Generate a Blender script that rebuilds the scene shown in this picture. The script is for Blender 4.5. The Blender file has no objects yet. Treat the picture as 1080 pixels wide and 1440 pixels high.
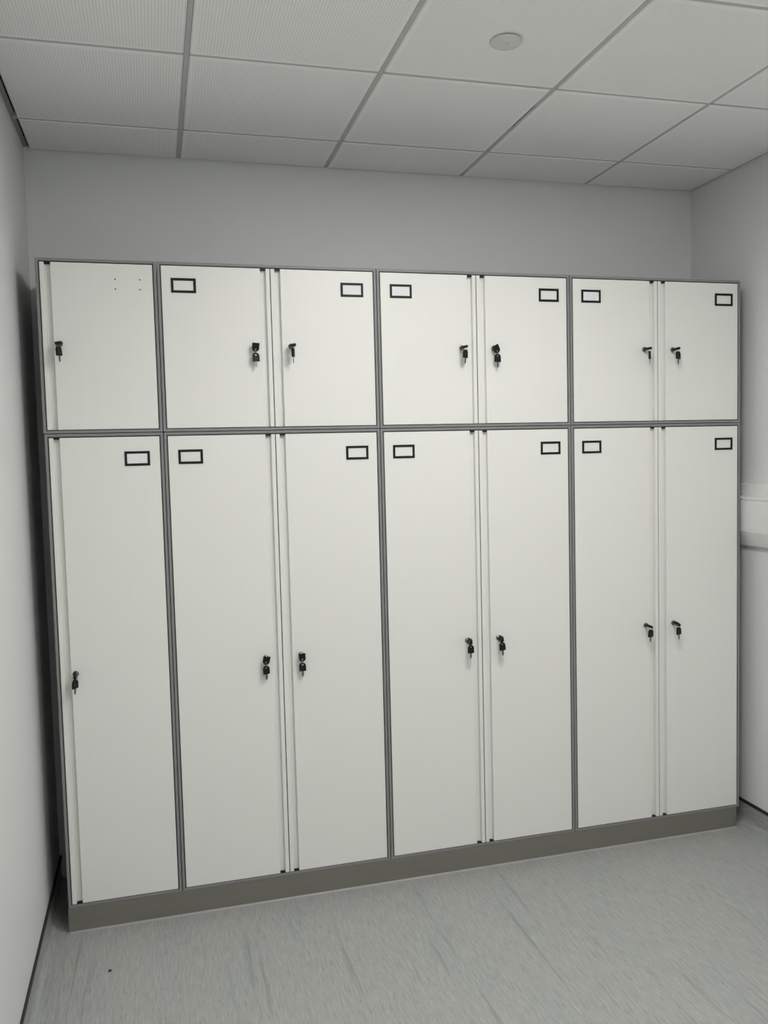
import bpy, bmesh, math, random
from mathutils import Vector, Matrix

random.seed(7)
scene = bpy.context.scene
COL = scene.collection

# ------------------------------------------------------------------ camera
RIGHT = (0.965274, -0.260025, -0.025159)
UP = (0.041475, 0.057451, 0.997486)
FWD = (0.257926, 0.963891, -0.066240)
CAM = (0.3651, -3.1514, 1.6814)
cam = bpy.data.cameras.new('camera')
cam.sensor_fit = 'VERTICAL'
cam.sensor_height = 36.0
cam.lens = 1198.77 / 1440.0 * 36.0
cam.clip_start = 0.02
cam_ob = bpy.data.objects.new('camera', cam)
COL.objects.link(cam_ob)
cam_ob.matrix_world = Matrix(((RIGHT[0], UP[0], -FWD[0], CAM[0]),
                              (RIGHT[1], UP[1], -FWD[1], CAM[1]),
                              (RIGHT[2], UP[2], -FWD[2], CAM[2]),
                              (0, 0, 0, 1)))
scene.camera = cam_ob

# ------------------------------------------------------------------ world, exposure
world = bpy.data.worlds.new('world')
scene.world = world
world.use_nodes = True
world.node_tree.nodes['Background'].inputs[0].default_value = (0.8, 0.85, 0.9, 1)
world.node_tree.nodes['Background'].inputs[1].default_value = 0.0
scene.view_settings.view_transform = 'Standard'
scene.view_settings.look = 'None'
scene.view_settings.gamma = 1.0
scene.view_settings.use_curve_mapping = False
scene.view_settings.exposure = 0.0
PANEL_STRENGTH = 28.5          # main ceiling panel in front of the lockers
FILL_STRENGTH_REAR = 33.0     # unseen fill panel, added further back in the room

# ------------------------------------------------------------------ materials
def mat(name, color, rough=0.5, metal=0.0, spec=0.5, var=0.0, scale=(20, 20, 20), bump=0.0, bscale=200.0, coat=0.0):
    m = bpy.data.materials.new(name)
    m.use_nodes = True
    nt = m.node_tree
    b = nt.nodes['Principled BSDF']
    b.inputs['Base Color'].default_value = (*color, 1)
    b.inputs['Roughness'].default_value = rough
    b.inputs['Metallic'].default_value = metal
    b.inputs['Specular IOR Level'].default_value = spec
    b.inputs['Coat Weight'].default_value = coat
    tc = nt.nodes.new('ShaderNodeTexCoord')
    if var > 0:
        mp = nt.nodes.new('ShaderNodeMapping')
        mp.inputs['Scale'].default_value = scale
        nt.links.new(tc.outputs['Object'], mp.inputs['Vector'])
        n = nt.nodes.new('ShaderNodeTexNoise')
        n.inputs['Scale'].default_value = 1.0
        n.inputs['Detail'].default_value = 5.0
        nt.links.new(mp.outputs['Vector'], n.inputs['Vector'])
        mx = nt.nodes.new('ShaderNodeMix')
        mx.data_type = 'RGBA'
        lo = [max(0, c * (1 - var)) for c in color]
        hi = [min(1, c * (1 + var)) for c in color]
        mx.inputs[6].default_value = (*lo, 1)
        mx.inputs[7].default_value = (*hi, 1)
        nt.links.new(n.outputs['Fac'], mx.inputs[0])
        nt.links.new(mx.outputs[2], b.inputs['Base Color'])
    if bump > 0:
        n2 = nt.nodes.new('ShaderNodeTexNoise')
        n2.inputs['Scale'].default_value = bscale
        n2.inputs['Detail'].default_value = 3.0
        nt.links.new(tc.outputs['Object'], n2.inputs['Vector'])
        bp = nt.nodes.new('ShaderNodeBump')
        bp.inputs['Strength'].default_value = bump
        bp.inputs['Distance'].default_value = 0.001
        nt.links.new(n2.outputs['Fac'], bp.inputs['Height'])
        nt.links.new(bp.outputs['Normal'], b.inputs['Normal'])
    return m


M = {}
M['wall'] = mat('wall_paint', (0.735, 0.745, 0.74), 0.55, spec=0.35, var=0.015, scale=(3, 3, 3), bump=0.12, bscale=350)
M['door'] = mat('white_door_laminate', (0.80, 0.803, 0.772), 0.38, spec=0.4, var=0.012, scale=(60, 60, 2.0))
M['carcass'] = mat('grey_carcass_laminate', (0.235, 0.235, 0.24), 0.45, spec=0.4, var=0.05, scale=(40, 40, 6))
M['plinth'] = mat('dark_grey_plinth', (0.186, 0.178, 0.157), 0.42, spec=0.4, var=0.10, scale=(6, 30, 40))
M['black'] = mat('black_plastic', (0.006, 0.006, 0.0062), 0.5, spec=0.28, var=0.2, scale=(80, 80, 80))
M['rubber_gap_shade'] = mat('black_rubber_and_gap_shade', (0.02, 0.02, 0.02), 0.6, var=0.2, scale=(40, 40, 40))  # rubber of the capping strips, and the black laid into door gaps as shade
M['chrome'] = mat('chrome', (0.26, 0.26, 0.26), 0.10, metal=1.0, var=0.03, scale=(90, 90, 90))
M['steel'] = mat('key_steel', (0.20, 0.195, 0.185), 0.35, metal=1.0, var=0.06, scale=(150, 150, 150))
M['card'] = mat('label_card_paper', (0.83, 0.83, 0.855), 0.7, var=0.02, scale=(60, 60, 60))
M['hole'] = mat('dark_screw_hole', (0.03, 0.028, 0.025), 0.9, var=0.2, scale=(200, 200, 200))
M['trunk'] = mat('white_plastic_rail', (0.74, 0.745, 0.74), 0.32, spec=0.5, var=0.01, scale=(5, 5, 5))
M['runner'] = mat('ceiling_runner_grey', (0.50, 0.51, 0.51), 0.5, var=0.03, scale=(10, 10, 10))
M['trim'] = mat('ceiling_edge_trim_grey', (0.30, 0.305, 0.30), 0.5, var=0.05, scale=(10, 10, 10))
M['slab'] = mat('dark_ceiling_void', (0.10, 0.10, 0.10), 0.9, var=0.1, scale=(4, 4, 4))
M['plate'] = mat('white_cover_plate', (0.66, 0.665, 0.655), 0.45, var=0.02, scale=(40, 40, 40))
M['base_strip'] = mat('pale_base_strip', (0.32, 0.32, 0.31), 0.5, var=0.08, scale=(40, 40, 40))
M['frame_white'] = mat('white_lamp_frame', (0.8, 0.8, 0.8), 0.4, var=0.01, scale=(9, 9, 9))
M['debris'] = mat('dark_debris', (0.03, 0.03, 0.032), 0.7, var=0.3, scale=(200, 200, 200))


def emis(name, s):
    m = bpy.data.materials.new(name)
    m.use_nodes = True
    b = m.node_tree.nodes['Principled BSDF']
    b.inputs['Base Color'].default_value = (0.8, 0.8, 0.8, 1)
    b.inputs['Emission Color'].default_value = (1.0, 0.985, 0.955, 1)
    b.inputs['Emission Strength'].default_value = s
    return m


M['lamp'] = emis('lit_diffuser', PANEL_STRENGTH)
M['fill_rear'] = emis('fill_diffuser_rear', FILL_STRENGTH_REAR)


def vinyl():
    m = bpy.data.materials.new('streaked_grey_vinyl')
    m.use_nodes = True
    nt = m.node_tree
    b = nt.nodes['Principled BSDF']
    L = nt.links.new
    tc = nt.nodes.new('ShaderNodeTexCoord')

    def noise(scale, detail, lo, hi):
        mp = nt.nodes.new('ShaderNodeMapping')
        mp.inputs['Scale'].default_value = scale
        L(tc.outputs['Object'], mp.inputs['Vector'])
        n = nt.nodes.new('ShaderNodeTexNoise')
        n.inputs['Scale'].default_value = 1
        n.inputs['Detail'].default_value = detail
        n.inputs['Roughness'].default_value = 0.6
        L(mp.outputs['Vector'], n.inputs['Vector'])
        r = nt.nodes.new('ShaderNodeMapRange')
        r.inputs[1].default_value = lo
        r.inputs[2].default_value = hi
        L(n.outputs['Fac'], r.inputs[0])
        return r.outputs[0]

    def mix(fac, a, c):
        x = nt.nodes.new('ShaderNodeMix')
        x.data_type = 'RGBA'
        L(fac, x.inputs[0])
        for i, v in ((6, a), (7, c)):
            if isinstance(v, tuple):
                x.inputs[i].default_value = (*v, 1)
            else:
                L(v, x.inputs[i])
        return x.outputs[2]
    tint = mix(noise((6, 2.5, 6), 3, 0.35, 0.65), (0.335, 0.358, 0.346), (0.385, 0.380, 0.362))
    soft = mix(noise((150, 14, 150), 4, 0.30, 0.70), (0.245, 0.256, 0.250), (0.47, 0.475, 0.458))
    base = mix(noise((90, 7, 90), 3, 0.1, 0.9), tint, soft)
    pale = mix(noise((230, 26, 230), 2, 0.62, 0.78), base, (0.49, 0.505, 0.495))
    dark = mix(noise((200, 20, 200), 2, 0.62, 0.78), pale, (0.19, 0.205, 0.205))
    dark = mix(noise((34, 1.3, 34), 2, 0.60, 0.86), dark, (0.20, 0.212, 0.212))
    L(dark, b.inputs['Base Color'])
    b.inputs['Roughness'].default_value = 0.42
    b.inputs['Specular IOR Level'].default_value = 0.4
    return m


M['vinyl'] = vinyl()


def perforated():
    m = bpy.data.materials.new('perforated_white_metal')
    m.use_nodes = True
    nt = m.node_tree
    b = nt.nodes['Principled BSDF']
    L = nt.links.new
    tc = nt.nodes.new('ShaderNodeTexCoord')
    sep = nt.nodes.new('ShaderNodeSeparateXYZ')
    L(tc.outputs['Object'], sep.inputs[0])

    def math_(op, a, c=None):
        n = nt.nodes.new('ShaderNodeMath')
        n.operation = op
        for i, v in enumerate((a, c)):
            if v is None:
                continue
            if isinstance(v, (int, float)):
                n.inputs[i].default_value = v
            else:
                L(v, n.inputs[i])
        return n.outputs[0]
    pitch = 0.0088
    fr = []
    edge = []
    for ax in (0, 1):
        s = math_('DIVIDE', sep.outputs[ax], pitch)
        f = math_('SUBTRACT', math_('FRACT', math_('ADD', s, 100.0)), 0.5)
        fr.append(math_('MULTIPLY', f, f))
        edge.append(math_('LESS_THAN', math_('ABSOLUTE', sep.outputs[ax]), 0.277))
    d = math_('ADD', fr[0], fr[1])
    hole = math_('LESS_THAN', d, 0.062)
    hole = math_('MULTIPLY', hole, math_('MULTIPLY', edge[0], edge[1]))
    mx = nt.nodes.new('ShaderNodeMix')
    mx.data_type = 'RGBA'
    mx.inputs[6].default_value = (0.93, 0.935, 0.92, 1)
    mx.inputs[7].default_value = (0.68, 0.685, 0.675, 1)
    L(hole, mx.inputs[0])
    L(mx.outputs[2], b.inputs['Base Color'])
    b.inputs['Roughness'].default_value = 0.5
    b.inputs['Specular IOR Level'].default_value = 0.35
    return m


M['tile'] = perforated()

# ------------------------------------------------------------------ helpers
def link(name, me, material, parent=None, loc=(0, 0, 0), rot=(0, 0, 0)):
    o = bpy.data.objects.new(name, me)
    if material and not me.materials:
        me.materials.append(M[material])
    COL.objects.link(o)
    o.location = loc
    o.rotation_euler = rot
    if parent:
        o.parent = parent
    return o


def to_mesh(name, bm, smooth=False):
    bmesh.ops.recalc_face_normals(bm, faces=bm.faces)
    me = bpy.data.meshes.new(name)
    bm.to_mesh(me)
    bm.free()
    if smooth:
        for p in me.polygons:
            p.use_smooth = True
    return me


def box_me(name, x0, x1, y0, y1, z0, z1, bev=0.0, seg=1):
    bm = bmesh.new()
    bmesh.ops.create_cube(bm, size=1)
    for v in bm.verts:
        v.co = Vector((x0 + (v.co.x + .5) * (x1 - x0), y0 + (v.co.y + .5) * (y1 - y0), z0 + (v.co.z + .5) * (z1 - z0)))
    if bev > 0:
        bmesh.ops.bevel(bm, geom=bm.edges[:], offset=bev, segments=seg, affect='EDGES', profile=0.5)
    return to_mesh(name, bm)


def box(name, dims, material, parent=None, bev=0.0, seg=1, loc=(0, 0, 0)):
    return link(name, box_me(name, *dims, bev, seg), material, parent, loc)


def prism_me(name, prof, to3d, a, b):
    """closed 2D profile swept between positions a and b; to3d(p, q, t)"""
    bm = bmesh.new()
    A = [bm.verts.new(to3d(p, q, a)) for p, q in prof]
    B = [bm.verts.new(to3d(p, q, b)) for p, q in prof]
    n = len(prof)
    for i in range(n):
        bm.faces.new((A[i], A[(i + 1) % n], B[(i + 1) % n], B[i]))
    bm.faces.new(A)
    bm.faces.new(B)
    return to_mesh(name, bm)


def lathe_me(name, prof, n=32, axis='Y', smooth=True):
    """prof: list of (radius, h); turned round an axis; -Y faces the viewer"""
    bm = bmesh.new()
    rings = []
    for r, h in prof:
        if r < 1e-7:
            rings.append([bm.verts.new((0, h, 0) if axis == 'Y' else (0, 0, h))])
        else:
            ring = []
            for k in range(n):
                t = 2 * math.pi * k / n
                c, s = r * math.cos(t), r * math.sin(t)
                ring.append(bm.verts.new((c, h, s) if axis == 'Y' else (c, s, h)))
            rings.append(ring)
    for a, b in zip(rings, rings[1:]):
        for k in range(n):
            k2 = (k + 1) % n
            if len(a) == 1 and len(b) == 1:
                continue
            if len(a) == 1:
                bm.faces.new((a[0], b[k], b[k2]))
            elif len(b) == 1:
                bm.faces.new((a[k], a[k2], b[0]))
            else:
                bm.faces.new((a[k], a[k2], b[k2], b[k]))
    for ring, flag in ((rings[0], 0), (rings[-1], 1)):
        if len(ring) > 1:
            bm.faces.new(ring)
    me = to_mesh(name, bm, smooth)
    return me


def thing(name, label, cat, loc=(0, 0, 0), group=None):
    o = bpy.data.objects.new(name, None)
    o.empty_display_size = 0.05
    COL.objects.link(o)
    o.location = loc
    tag(o, label, cat, group)
    return o


def tag(o, label, cat, group=None):
    o['label'] = label
    o['category'] = cat
    if group:
        o['group'] = group
    return o


def struct(o, label=None, cat=None):
    o['kind'] = 'structure'
    if label:
        o['label'] = label
        o['category'] = cat
    return o


# ------------------------------------------------------------------ room shell
XL, XR = -0.069, 2.862
YB, YF = 0.434, -4.70
ZC = 2.886
ZS = 2.935
struct(box('floor', (XL - .1, XR + .1, YF - .1, YB + .1, -0.1, 0.0), 'vinyl'),
       'grey streaked vinyl floor in front of the lockers', 'floor')
struct(box('wall_back', (XL - .1, XR + .1, YB, YB + .1, 0.0, ZS), 'wall'),
       'plain pale grey wall behind and above the lockers', 'wall')
struct(box('wall_left', (XL - .1, XL, YF, YB, 0.0, ZS), 'wall'),
       'white side wall at the left edge beside the lockers', 'wall')
struct(box('wall_right', (XR, XR + .1, YF, YB, 0.0, ZS), 'wall'),
       'white side wall at the right edge carrying the long rail', 'wall')
struct(box('wall_front', (XL - .1, XR + .1, YF - .1, YF, 0.0, ZS), 'wall'),
       'plain wall at the near end of the room facing the lockers', 'wall')

# coved vinyl skirting with a black capping strip
SK = 0.0890
cove = [(0, 0.0), (0.030, 0.0), (0.030, 0.001), (0.020, 0.003), (0.011, 0.008), (0.006, 0.015), (0.0035, 0.028), (0.003, SK), (0, SK)]
capp = [(0, SK), (0.0070, SK), (0.0078, SK + 0.001), (0.0072, SK + 0.010), (0.006, SK + 0.0115), (0, SK + 0.0115)]
for side, x, s in (('left', XL, 1), ('right', XR, -1)):
    f = lambda p, q, t, x=x, s=s: (x + s * p, t, q)
    o = link('baseboard_' + side, prism_me('skirting', cove, f, YF, YB), 'vinyl')
    struct(o, 'coved grey vinyl skirting along the %s wall under a black strip' % side, 'baseboard')
    link('capping_strip', prism_me('capping_strip', capp, f, YF, YB), 'rubber_gap_shade', o)['label'] = 'thin black capping strip'

# ------------------------------------------------------------------ ceiling
ceil = box('ceiling', (XL - .1, XR + .1, YF - .1, YB + .1, ZS, ZS + .08), 'slab')
struct(ceil, 'suspended ceiling of perforated white metal tiles', 'ceiling')
GX = [XL, 0.509, 1.109, 1.709, 2.309, XR]
GY = [YB, 0.129, -0.471, -1.071, -1.671, -2.271, -2.871, -3.471, -4.071, -4.671]
RW = 0.0085           # half width of the exposed runner
CG = 0.0080           # half width of a cross joint
tile_cache = {}


def tile_mesh(w, d):
    key = (round(w, 4), round(d, 4))
    if key not in tile_cache:
        bm = bmesh.new()
        e, t = 0.0045, 0.014
        lay = [(0.0, t), (0.0, 0.004), (e, 0.0)]
        rings = []
        for ins, z in lay:
            rings.append([bm.verts.new((sx * (w / 2 - ins), sy * (d / 2 - ins), z)) for sx, sy in ((-1, -1), (1, -1), (1, 1), (-1, 1))])
        for a, b in zip(rings, rings[1:]):
            for k in range(4):
                bm.faces.new((a[k], a[(k + 1) % 4], b[(k + 1) % 4], b[k]))
        bm.faces.new(rings[0])
        bm.faces.new(rings[-1])
        me = to_mesh('ceiling_tile', bm)
        me.materials.append(M['tile'])
        tile_cache[key] = me
    return tile_cache[key]


LAMPS = [(-1.071, -1.671, 'lamp'), (-2.871, -3.471, 'fill_rear')]
LX0, LX1 = 1.109, 1.709
for i in range(len(GX) - 1):
    x0 = GX[i] + (0.024 if i == 0 else RW)
    x1 = GX[i + 1] - (0.008 if i == len(GX) - 2 else RW)
    rows = []
    for j in range(len(GY) - 1):
        y1, y0 = GY[j] - (0.008 if j == 0 else CG), GY[j + 1] + CG
        if i == 2 and any(abs(GY[j] - la) < 1e-6 for la, lb, _ in LAMPS):
            continue
        rows.append((y0, y1))
    for (y0, y1) in rows:
        me = tile_mesh(x1 - x0, y1 - y0)
        dz = random.uniform(-0.0006, 0.0006)
        o = link('ceiling_tile', me, None, ceil, ((x0 + x1) / 2, (y0 + y1) / 2, ZC + dz),
                 (random.uniform(-.0012, .0012), random.uniform(-.0012, .0012), 0))
# exposed main runners
for gx in GX[1:-1]:
    if gx == 1.709:      # one stretch sits off centre and leaves a dark slit
        box('ceiling_runner', (gx - 0.0025, gx + 0.0084, -0.33, -0.13, ZC + 0.0035, ZC + 0.03), 'runner', ceil, 0.0008)
        box('ceiling_runner', (gx - 0.0075, gx + 0.0075, -0.13, YB, ZC + 0.0035, ZC + 0.03), 'runner', ceil, 0.0008)
    box('ceiling_runner', (gx - 0.0075, gx + 0.0075, YF, -0.33 if gx == 1.709 else YB, ZC + 0.0035, ZC + 0.03), 'runner', ceil, 0.0008)
for i in range(len(GX) - 1):
    for gy in GY[1:]:
        box('cross_bar', (GX[i] + .0085, GX[i + 1] - .0085, gy - 0.0072, gy + 0.0072, ZC + 0.0025, ZC + 0.02), 'runner', ceil)
# perimeter angle trims
for nm, dims in (('edge_trim', (XL, XL + 0.016, YF, YB, ZC + 0.010, ZC + 0.013)),
                 ('edge_trim', (XR - 0.012, XR, YF, YB, ZC + 0.0135, ZC + 0.0155)),
                 ('edge_trim', (XL, XR, YB - 0.012, YB, ZC + 0.0135, ZC + 0.0155))):
    box(nm, dims, 'trim', ceil)

# ceiling light panels (one over the floor in front of the lockers, one added further back as unseen fill)
for n, (ya, yb, mk) in enumerate(LAMPS):
    lab = ['square recessed ceiling light panel nearest the lockers', 'square ceiling fill panel added out of view further from the lockers'][n]
    t = thing('ceiling_light', lab, 'ceiling light', ((LX0 + LX1) / 2, (ya + yb) / 2, ZC), 'recessed ceiling light panels')
    hw, hd = (LX1 - LX0) / 2 - 0.010, (ya - yb) / 2 - 0.003
    for dims in ((-hw, hw, -hd, -hd + .012, 0, .03), (-hw, hw, hd - .012, hd, 0, .03),
                 (-hw, -hw + .012, -hd + .012, hd - .012, 0, .03), (hw - .012, hw, -hd + .012, hd - .012, 0, .03)):
        box('frame_bar', dims, 'frame_white', t, 0.001)
    box('diffuser', (-hw + .012, hw - .012, -hd + .012, hd - .012, 0.003, 0.008), mk, t)

# round cover plate in the ceiling tile
pl = lathe_me('cover_plate', [(0.0, -0.0045), (0.006, -0.0045), (0.0085, -0.0062), (0.011, -0.0062), (0.030, -0.0062), (0.0425, -0.0056), (0.0455, -0.0040), (0.0460, -0.0015), (0.0445, -0.0008), (0.0, -0.0008)], 48, 'Z', True)
o = link('cover_plate', pl, 'plate', None, (1.412, -0.756, ZC - 0.0030), (math.radians(-1.5), math.radians(3.0), 0))
tag(o, 'round white cover plate set in a perforated ceiling tile', 'ceiling plate')

# ------------------------------------------------------------------ rail on the right wall
rail = [(0, 1.520), (0.021, 1.520), (0.024, 1.517), (0.025, 1.468), (0.046, 1.465), (0.0495, 1.462), (0.050, 1.458), (0.0495, 1.453), (0.047, 1.450), (0.047, 1.316), (0.0455, 1.311), (0.022, 1.253), (0.019, 1.250), (0, 1.250)]
t = thing('wall_rail', 'white plastic rail running along the right wall beside the lockers', 'wall rail', (XR, -1.5, 1.25))
me = prism_me('rail_body', rail, lambda p, q, s: (-p, s + 1.5, q - 1.25), YF + 0.02, YB - 0.002)
link('rail_body', me, 'trunk', t)
lid = [(0.047, 1.444), (0.0482, 1.443), (0.0482, 1.324), (0.047, 1.323)]
me = prism_me('rail_cover', lid, lambda p, q, s: (-p, s + 1.5, q - 1.25), YF + 0.02, YB - 0.002)
link('rail_cover', me, 'trunk', t)

# ------------------------------------------------------------------ plinth
pt = thing('plinth', 'long dark grey plinth under the row of lockers', 'plinth', (1.4, 0.2, 0))
box('plinth_board', (0.0015 - 1.4, 2.786 - 1.4, 0.001 - .2, 0.42 - .2, 0.0, 0.0925), 'plinth', pt, 0.0008)
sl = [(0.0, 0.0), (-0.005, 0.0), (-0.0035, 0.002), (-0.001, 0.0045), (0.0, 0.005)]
link('base_bead', prism_me('base_bead', sl, lambda p, q, s: (s - 1.4, 0.001 + p - .2, q), 0.003, 2.785), 'base_strip', pt)  # thin bead, paler than the board, along the plinth base

# ------------------------------------------------------------------ lockers
CX = [0.0, 0.4012, 1.2012, 2.0012, 2.8012]
ZB0, ZM, ZT = 0.0925, 1.783, 2.383
TH = 0.0095         # carcass panel thickness
DEPTH = 0.428
GAP = 0.0040        # gap round the doors
DT = 0.020          # door thickness
# door section, measured from the closing edge: strip, finger groove, panel
GROOVE = [(0.0, 0.0008), (0.0008, 0.0), (0.0132, 0.0), (0.0140, 0.0004), (0.0145, 0.0014), (0.0156, 0.0135), (0.0164, 0.0150), (0.0180, 0.0158),
          (0.0315, 0.0158), (0.0331, 0.0150), (0.0339, 0.0135), (0.0350, 0.0014), (0.0355, 0.0004), (0.0365, 0.0)]


def make_door(cab, x_close, x_hinge, z0, z1, caps):
    """x_close: closing edge, x_hinge: hinge edge (cabinet-local)"""
    s = 1 if x_hinge > x_close else -1
    w = abs(x_hinge - x_close)
    prof = GROOVE + [(w - 0.0008, 0.0), (w, 0.0008), (w, DT), (0.0, DT)]
    me = prism_me('door', prof, lambda p, q, t: (x_close + s * p, q, t), z0, z1)
    d = link('door', me, 'door', cab)
    cp = [(0.0148, 0.0030), (0.0347, 0.0030), (0.0341, 0.0135), (0.0331, 0.0152), (0.0315, 0.0160), (0.0180, 0.0160), (0.0164, 0.0152), (0.0154, 0.0135)]
    for where in caps:
        a, b = (z1 - 0.005, z1 + 0.0005) if where == 't' else (z0 - 0.0005, z0 + 0.0022)
        link('groove_shade_cap', prism_me('groove_shade_cap', cp, lambda p, q, t: (x_close + s * p, q, t), a, b), 'black', d)  # black end piece added to deepen the dark of the open groove end
    return d


def make_label_frame(door, xc, zc, card):
    w, h, b = 0.0865 / 2, 0.0515 / 2, 0.0086
    bm = bmesh.new()
    lay = [(0.0, 0.0), (0.0, -0.0022), (0.0005, -0.0028), (b - 0.0005, -0.0028), (b, -0.0022), (b, 0.0)]
    rings = [[bm.verts.new((xc + sx * (w - i), y, zc + sz * (h - i))) for sx, sz in ((-1, -1), (1, -1), (1, 1), (-1, 1))] for i, y in lay]
    rings.append(rings[0])
    for a, c in zip(rings, rings[1:]):
        for k in range(4):
            bm.faces.new((a[k], a[(k + 1) % 4], c[(k + 1) % 4], c[k]))
    f = link('label_frame', to_mesh('label_frame', bm), 'black', door)
    f['label'] = 'black plastic label frame'
    if card:
        box('label_card', (xc - w + b - .001, xc + w - b + .001, -0.0012, -0.0002, zc - h + b - .001, zc + h - b + .001), 'card', door)


lock_me = lathe_me('lock', [(0.0, 0.004), (0.0095, 0.004), (0.0105, -0.0005), (0.0105, -0.0030), (0.0098, -0.0048), (0.0084, -0.0056), (0.0078, -0.0050), (0.0074, -0.0062), (0.0020, -0.0072), (0.0, -0.0072)], 28, 'Y', True)


def make_lock(door, x, z):
    o = link('lock', lock_me, 'chrome', door, (x, 0, z))
    o['label'] = 'round chrome cam lock'


hole_me = lathe_me('screw_hole', [(0.0, 0.003), (0.0026, 0.003), (0.0026, -0.0003), (0.0, -0.0003)], 10, 'Y', False)


def make_cabinet(ci, upper, label, group, doors):
    x0, x1 = CX[ci] + 0.0012, CX[ci + 1] - 0.0012
    dx = 0.0
    if not upper and ci == 0:
        x0 += 0.0025
    z0, z1 = (ZM, ZT) if upper else (ZB0, ZM)
    w, h = x1 - x0, z1 - z0
    c = thing('locker_cabinet', label, 'locker', (x0, 0, z0), group)
    bv = 0.0008
    b0 = 0.0022 if upper else 0.0
    if upper:
        for fx in (0.03, w - 0.03):
            for fy in (0.05, DEPTH - 0.05):
                link('foot_pad', box_me('foot_pad', fx - .012, fx + .012, fy - .012, fy + .012, 0, b0), 'black', c)
    box('side_panel', (0, TH, 0, DEPTH, b0, h), 'carcass', c, bv)
    box('side_panel', (w - TH, w, 0, DEPTH, b0, h), 'carcass', c, bv)
    box('top_panel', (TH, w - TH, 0, DEPTH, h - TH, h), 'carcass', c, bv)
    box('bottom_panel', (TH, w - TH, 0, DEPTH, b0, b0 + TH), 'carcass', c, bv)
    box('back_panel', (TH, w - TH, DEPTH - 0.006, DEPTH - 0.001, TH, h - TH), 'carcass', c)
    dz0, dz1 = b0 + TH + GAP * 0.8, h - TH - GAP
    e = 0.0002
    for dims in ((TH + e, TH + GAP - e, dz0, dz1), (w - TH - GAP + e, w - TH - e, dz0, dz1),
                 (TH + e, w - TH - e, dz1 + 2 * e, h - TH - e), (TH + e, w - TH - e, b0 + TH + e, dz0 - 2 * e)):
        box('gap_shade_strip', (dims[0], dims[1], 0.003, 0.014, dims[2], dims[3]), 'rubber_gap_shade', c)  # black strip added in the gap to stand in for its deep shade
    caps = 't' if upper else 'tb'
    lz = (2.0905 if upper else 0.940) - z0
    fz = (2.3012 if upper else 1.6945) - z0
    if doors == 1:
        d = make_door(c, TH + GAP, w - TH - GAP, dz0, dz1, caps)
        make_lock(d, 0.0675 - x0, lz)
        if upper:
            for hx in (0.260, 0.343):
                for hz in (2.317, 2.283):
                    link('screw_hole', hole_me, 'hole', d, (hx - x0, 0, hz - z0))
        else:
            make_label_frame(d, 0.3085 - x0, fz - 0.002, True)
    else:
        mid = w / 2
        box('gap_shade_strip', (mid - GAP * .4 + e, mid + GAP * .4 - e, 0.004, 0.014, dz0, dz1), 'rubber_gap_shade', c)  # same added shade strip between the two doors
        dl = make_door(c, mid - GAP * .4, TH + GAP, dz0, dz1, caps)
        make_lock(dl, mid - 0.0635, lz)
        make_label_frame(dl, 0.0465 + 0.043 + (0.0015 if not upper else 0.004 * (ci > 1)), fz, (ci, upper) in ((2, True), (3, True)))
        dr = make_door(c, mid + GAP * .4, w - TH - GAP, dz0, dz1, caps)
        make_lock(dr, mid + 0.0690, lz)
        make_label_frame(dr, w - 0.0905 - (0.004 if ci == 1 and upper else 0) + (0.008 * (ci == 3)) , fz, (ci, upper) in ((1, True),))
    return c


UG, LG = 'upper row of locker cabinets', 'lower row of locker cabinets'
make_cabinet(0, False, 'tall narrow single-door white locker at the left end of the lower row', LG, 1)
make_cabinet(1, False, 'tall double-door white locker next to the narrow single-door locker', LG, 2)
make_cabinet(2, False, 'tall double-door white locker, third from the left in the lower row', LG, 2)
make_cabinet(3, False, 'tall double-door white locker at the right end beside the wall rail', LG, 2)
make_cabinet(0, True, 'short narrow white locker with four screw holes and no label frame', UG, 1)
make_cabinet(1, True, 'short double-door white locker, second from the left in the upper row', UG, 2)
make_cabinet(2, True, 'short double-door white locker, third from the left in the upper row', UG, 2)
make_cabinet(3, True, 'short double-door white locker at the right end of the upper row', UG, 2)

# ------------------------------------------------------------------ keys
def key_head_me():
    """origin at the eye of the head; head hangs towards -Z, faces -Y"""
    n, R, hr = 32, 0.0110, 0.0034
    top, bot = 0.0066, -0.0205
    cz = top - R
    th = 0.0040
    bm = bmesh.new()
    F, Bk, Fi, Bi, Fr, Br = [], [], [], [], [], []
    for k in range(n):
        t = 2 * math.pi * (k + .5) / n
        dx, dz = math.sin(t), math.cos(t)
        # march to the outline: arch on top, straight sides, flat lower end
        lo, hi = 0.0, 0.05
        for _ in range(40):
            m = (lo + hi) / 2
            x, z = dx * m, dz * m
            ins = z > bot and abs(x) < R and (z < cz or math.hypot(x, z - cz) < R)
            lo, hi = (m, hi) if ins else (lo, m)
        ox, oz = dx * lo, dz * lo
        e = 0.92
        mx, mz = ox * e, (oz - cz) * (0.95) + cz
        Fr.append(bm.verts.new((ox, -th * .55, oz)))
        Br.append(bm.verts.new((ox, th * .55, oz)))
        F.append(bm.verts.new((mx, -th, mz)))
        Bk.append(bm.verts.new((mx, th, mz)))
        Fi.append(bm.verts.new((dx * hr, -th * .8, dz * hr)))
        Bi.append(bm.verts.new((dx * hr, th * .8, dz * hr)))
    for k in range(n):
        j = (k + 1) % n
        for a, b in ((Fr, F), (F, Fi), (Fi, Bi), (Bi, Bk), (Bk, Br), (Br, Fr)):
            bm.faces.new((a[k], a[j], b[j], b[k]))
    me = to_mesh('key_head', bm)
    me.materials.append(M['black'])
    return me


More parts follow.
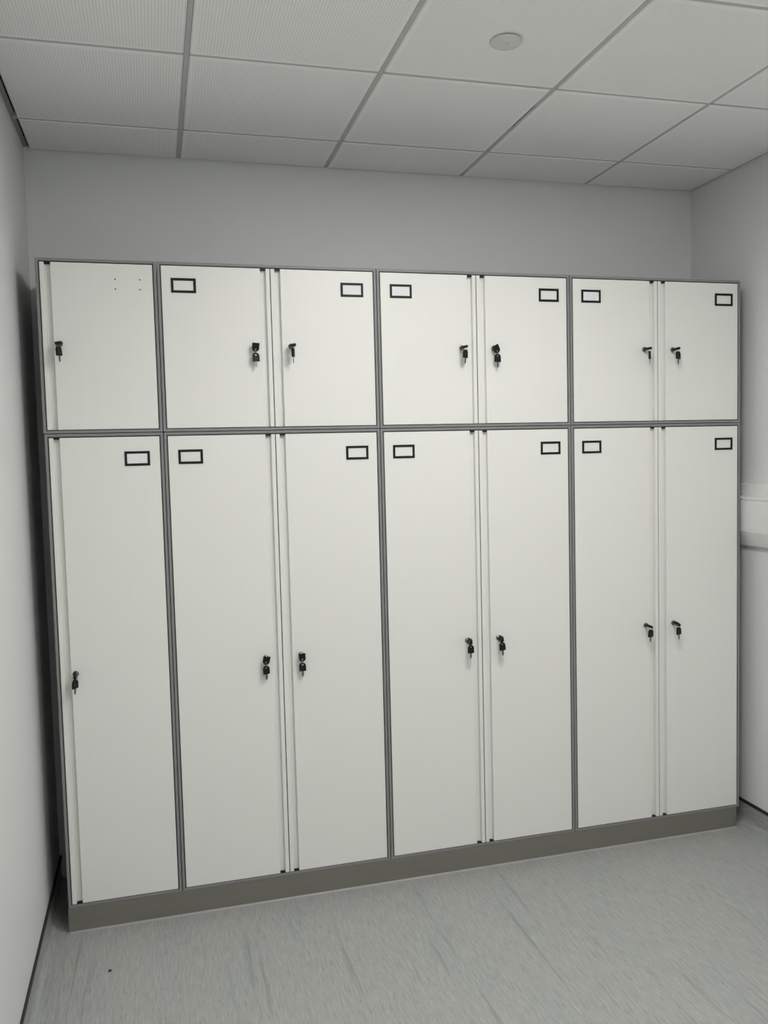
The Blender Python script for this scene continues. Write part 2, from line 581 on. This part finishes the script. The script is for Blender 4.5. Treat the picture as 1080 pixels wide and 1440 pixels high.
def key_blade_me():
    bm = bmesh.new()
    prof = [(-0.0034, -0.019), (0.0034, -0.019), (0.0034, -0.030), (0.0026, -0.0315), (0.0030, -0.0335), (0.0018, -0.0355), (0.0012, -0.0382), (-0.0012, -0.0390), (-0.0030, -0.037), (-0.0034, -0.034)]
    A = [bm.verts.new((x, -0.0010, z)) for x, z in prof]
    B = [bm.verts.new((x, 0.0010, z)) for x, z in prof]
    n = len(prof)
    for i in range(n):
        bm.faces.new((A[i], A[(i + 1) % n], B[(i + 1) % n], B[i]))
    bm.faces.new(A)
    bm.faces.new(B)
    me = to_mesh('key_blade', bm)
    me.materials.append(M['steel'])
    return me


def stem_me(l):
    me = box_me('key_stem', -0.0034, 0.0034, -0.0012, 0.0012, -0.019 - l, -0.019, 0.0003)
    me.materials.append(M['steel'])
    return me


def ring_me(R=0.0080, r=0.0006):
    bm = bmesh.new()
    n, k = 20, 6
    V = [[bm.verts.new(((R + r * math.cos(2 * math.pi * j / k)) * math.sin(2 * math.pi * i / n), r * math.sin(2 * math.pi * j / k),
                        (R + r * math.cos(2 * math.pi * j / k)) * math.cos(2 * math.pi * i / n))) for j in range(k)] for i in range(n)]
    for i in range(n):
        for j in range(k):
            bm.faces.new((V[i][j], V[(i + 1) % n][j], V[(i + 1) % n][(j + 1) % k], V[i][(j + 1) % k]))
    me = to_mesh('key_ring', bm, True)
    me.materials.append(M['steel'])
    return me


HEAD, BLADE, STEM, RING = key_head_me(), key_blade_me(), stem_me(0.011), ring_me()
PIV = lathe_me('key_pivot', [(0.0, 0.0), (0.0035, 0.0), (0.0035, -0.010), (0.0028, -0.012), (0.0, -0.012)], 12, 'Y', False)
PIV.materials.append(M['black'])


def key_pair(x, z, mode, ang, hang, label):
    t = thing('key_pair', label, 'keys', (x, -0.0066, z), 'black key pairs hanging from the locker locks')
    if mode == 'out':
        # key straight out of the lock, turned by ang about its own axis
        R0 = Matrix.Rotation(math.radians(ang), 4, 'Y') @ Matrix.Rotation(math.radians(90), 4, 'X') @ Matrix.Rotation(math.radians(90), 4, 'Z')
        eye = Vector((0, -0.0275, 0))
    else:
        # folding head dropped down in front of the lock, eye at the lower end
        R0 = Matrix.Rotation(math.radians(ang), 4, 'Y') @ Matrix.Rotation(math.radians(12), 4, 'X') @ Matrix.Rotation(math.radians(180), 4, 'Y')
        eye = (Matrix.Rotation(math.radians(ang), 4, 'Y') @ Vector((0, -0.012, -0.0128)))
    k1 = bpy.data.objects.new('inserted_key', HEAD)
    COL.objects.link(k1)
    k1.parent = t
    k1.matrix_local = Matrix.Translation(eye) @ R0
    if mode == 'out':
        s = bpy.data.objects.new('key_blade', STEM)
        COL.objects.link(s)
        s.parent = k1
    else:
        s = bpy.data.objects.new('key_pivot', PIV)
        COL.objects.link(s)
        s.parent = t
    # ring joins the two eyes
    ry = math.radians(90 - (0 if mode == 'out' else 0))
    rg = bpy.data.objects.new('key_ring', RING)
    COL.objects.link(rg)
    rg.parent = t
    rc = eye + Vector((0, 0, -0.0078))
    rg.location = rc
    rg.rotation_euler = (0, 0, math.radians(90 + hang * .5 if mode != 'out' else hang * .5))
    k2 = bpy.data.objects.new('hanging_key', HEAD)
    COL.objects.link(k2)
    k2.parent = t
    k2.location = rc + Vector((0, -0.001, -0.0085))
    k2.rotation_euler = (math.radians(random.uniform(-3, 3)), math.radians(random.uniform(-3, 3)), math.radians(hang))
    b = bpy.data.objects.new('key_blade', BLADE)
    COL.objects.link(b)
    b.parent = k2
    b['label'] = 'steel key blade'
    t.scale = (1.17, 1.17, 1.17)
    return t


UZ, LZ = 2.0905, 0.940
KEYS = [
    (0, 1, 's', 'out', 80, 62, 'black keys in the short narrow locker that has screw holes'),
    (1, 1, 'l', 'fold', 4, 4, 'black keys, left door of the short locker second from left'),
    (1, 1, 'r', 'out', 78, 72, 'black keys, right door of the short locker second from left'),
    (2, 1, 'l', 'out', 76, 42, 'black keys, left door of the short locker third from left'),
    (2, 1, 'r', 'fold', -28, 6, 'black keys, right door of the short locker third from left'),
    (3, 1, 'l', 'out', 84, 56, 'black keys, left door of the short locker at the right end'),
    (3, 1, 'r', 'out', 74, 28, 'black keys, right door of the short locker at the right end'),
    (0, 0, 's', 'out', 0, 58, 'black keys in the lock of the tall narrow single-door locker'),
    (1, 0, 'l', 'fold', 10, 22, 'black keys, left door of the tall locker second from left'),
    (1, 0, 'r', 'fold', -4, -6, 'black keys, right door of the tall locker second from left'),
    (2, 0, 'l', 'out', 6, 14, 'black keys, left door of the tall locker third from left'),
    (2, 0, 'r', 'out', 4, 10, 'black keys, right door of the tall locker third from left'),
    (3, 0, 'l', 'out', 118, 22, 'black keys, left door of the tall locker beside wall rail'),
    (3, 0, 'r', 'out', 130, 26, 'black keys, right door of the tall locker beside wall rail'),
]
for ci, up, side, mode, ang, hang, lab in KEYS:
    mid = (CX[ci] + CX[ci + 1]) / 2
    x = 0.0675 if side == 's' else (mid - 0.0635 if side == 'l' else mid + 0.069)
    key_pair(x, UZ if up else LZ, mode, ang, hang, lab)

# ------------------------------------------------------------------ speck on the floor
bm = bmesh.new()
bmesh.ops.create_icosphere(bm, subdivisions=2, radius=0.0055)
for v in bm.verts:
    v.co *= random.uniform(0.8, 1.2)
    v.co.z *= 0.55
zmin = min(v.co.z for v in bm.verts)
for v in bm.verts:
    v.co.z -= zmin
tag(link('debris_crumb', to_mesh('debris_crumb', bm), 'debris', None, (0.155, -0.282, 0)), 'tiny dark crumb lying alone on the grey floor', 'debris')
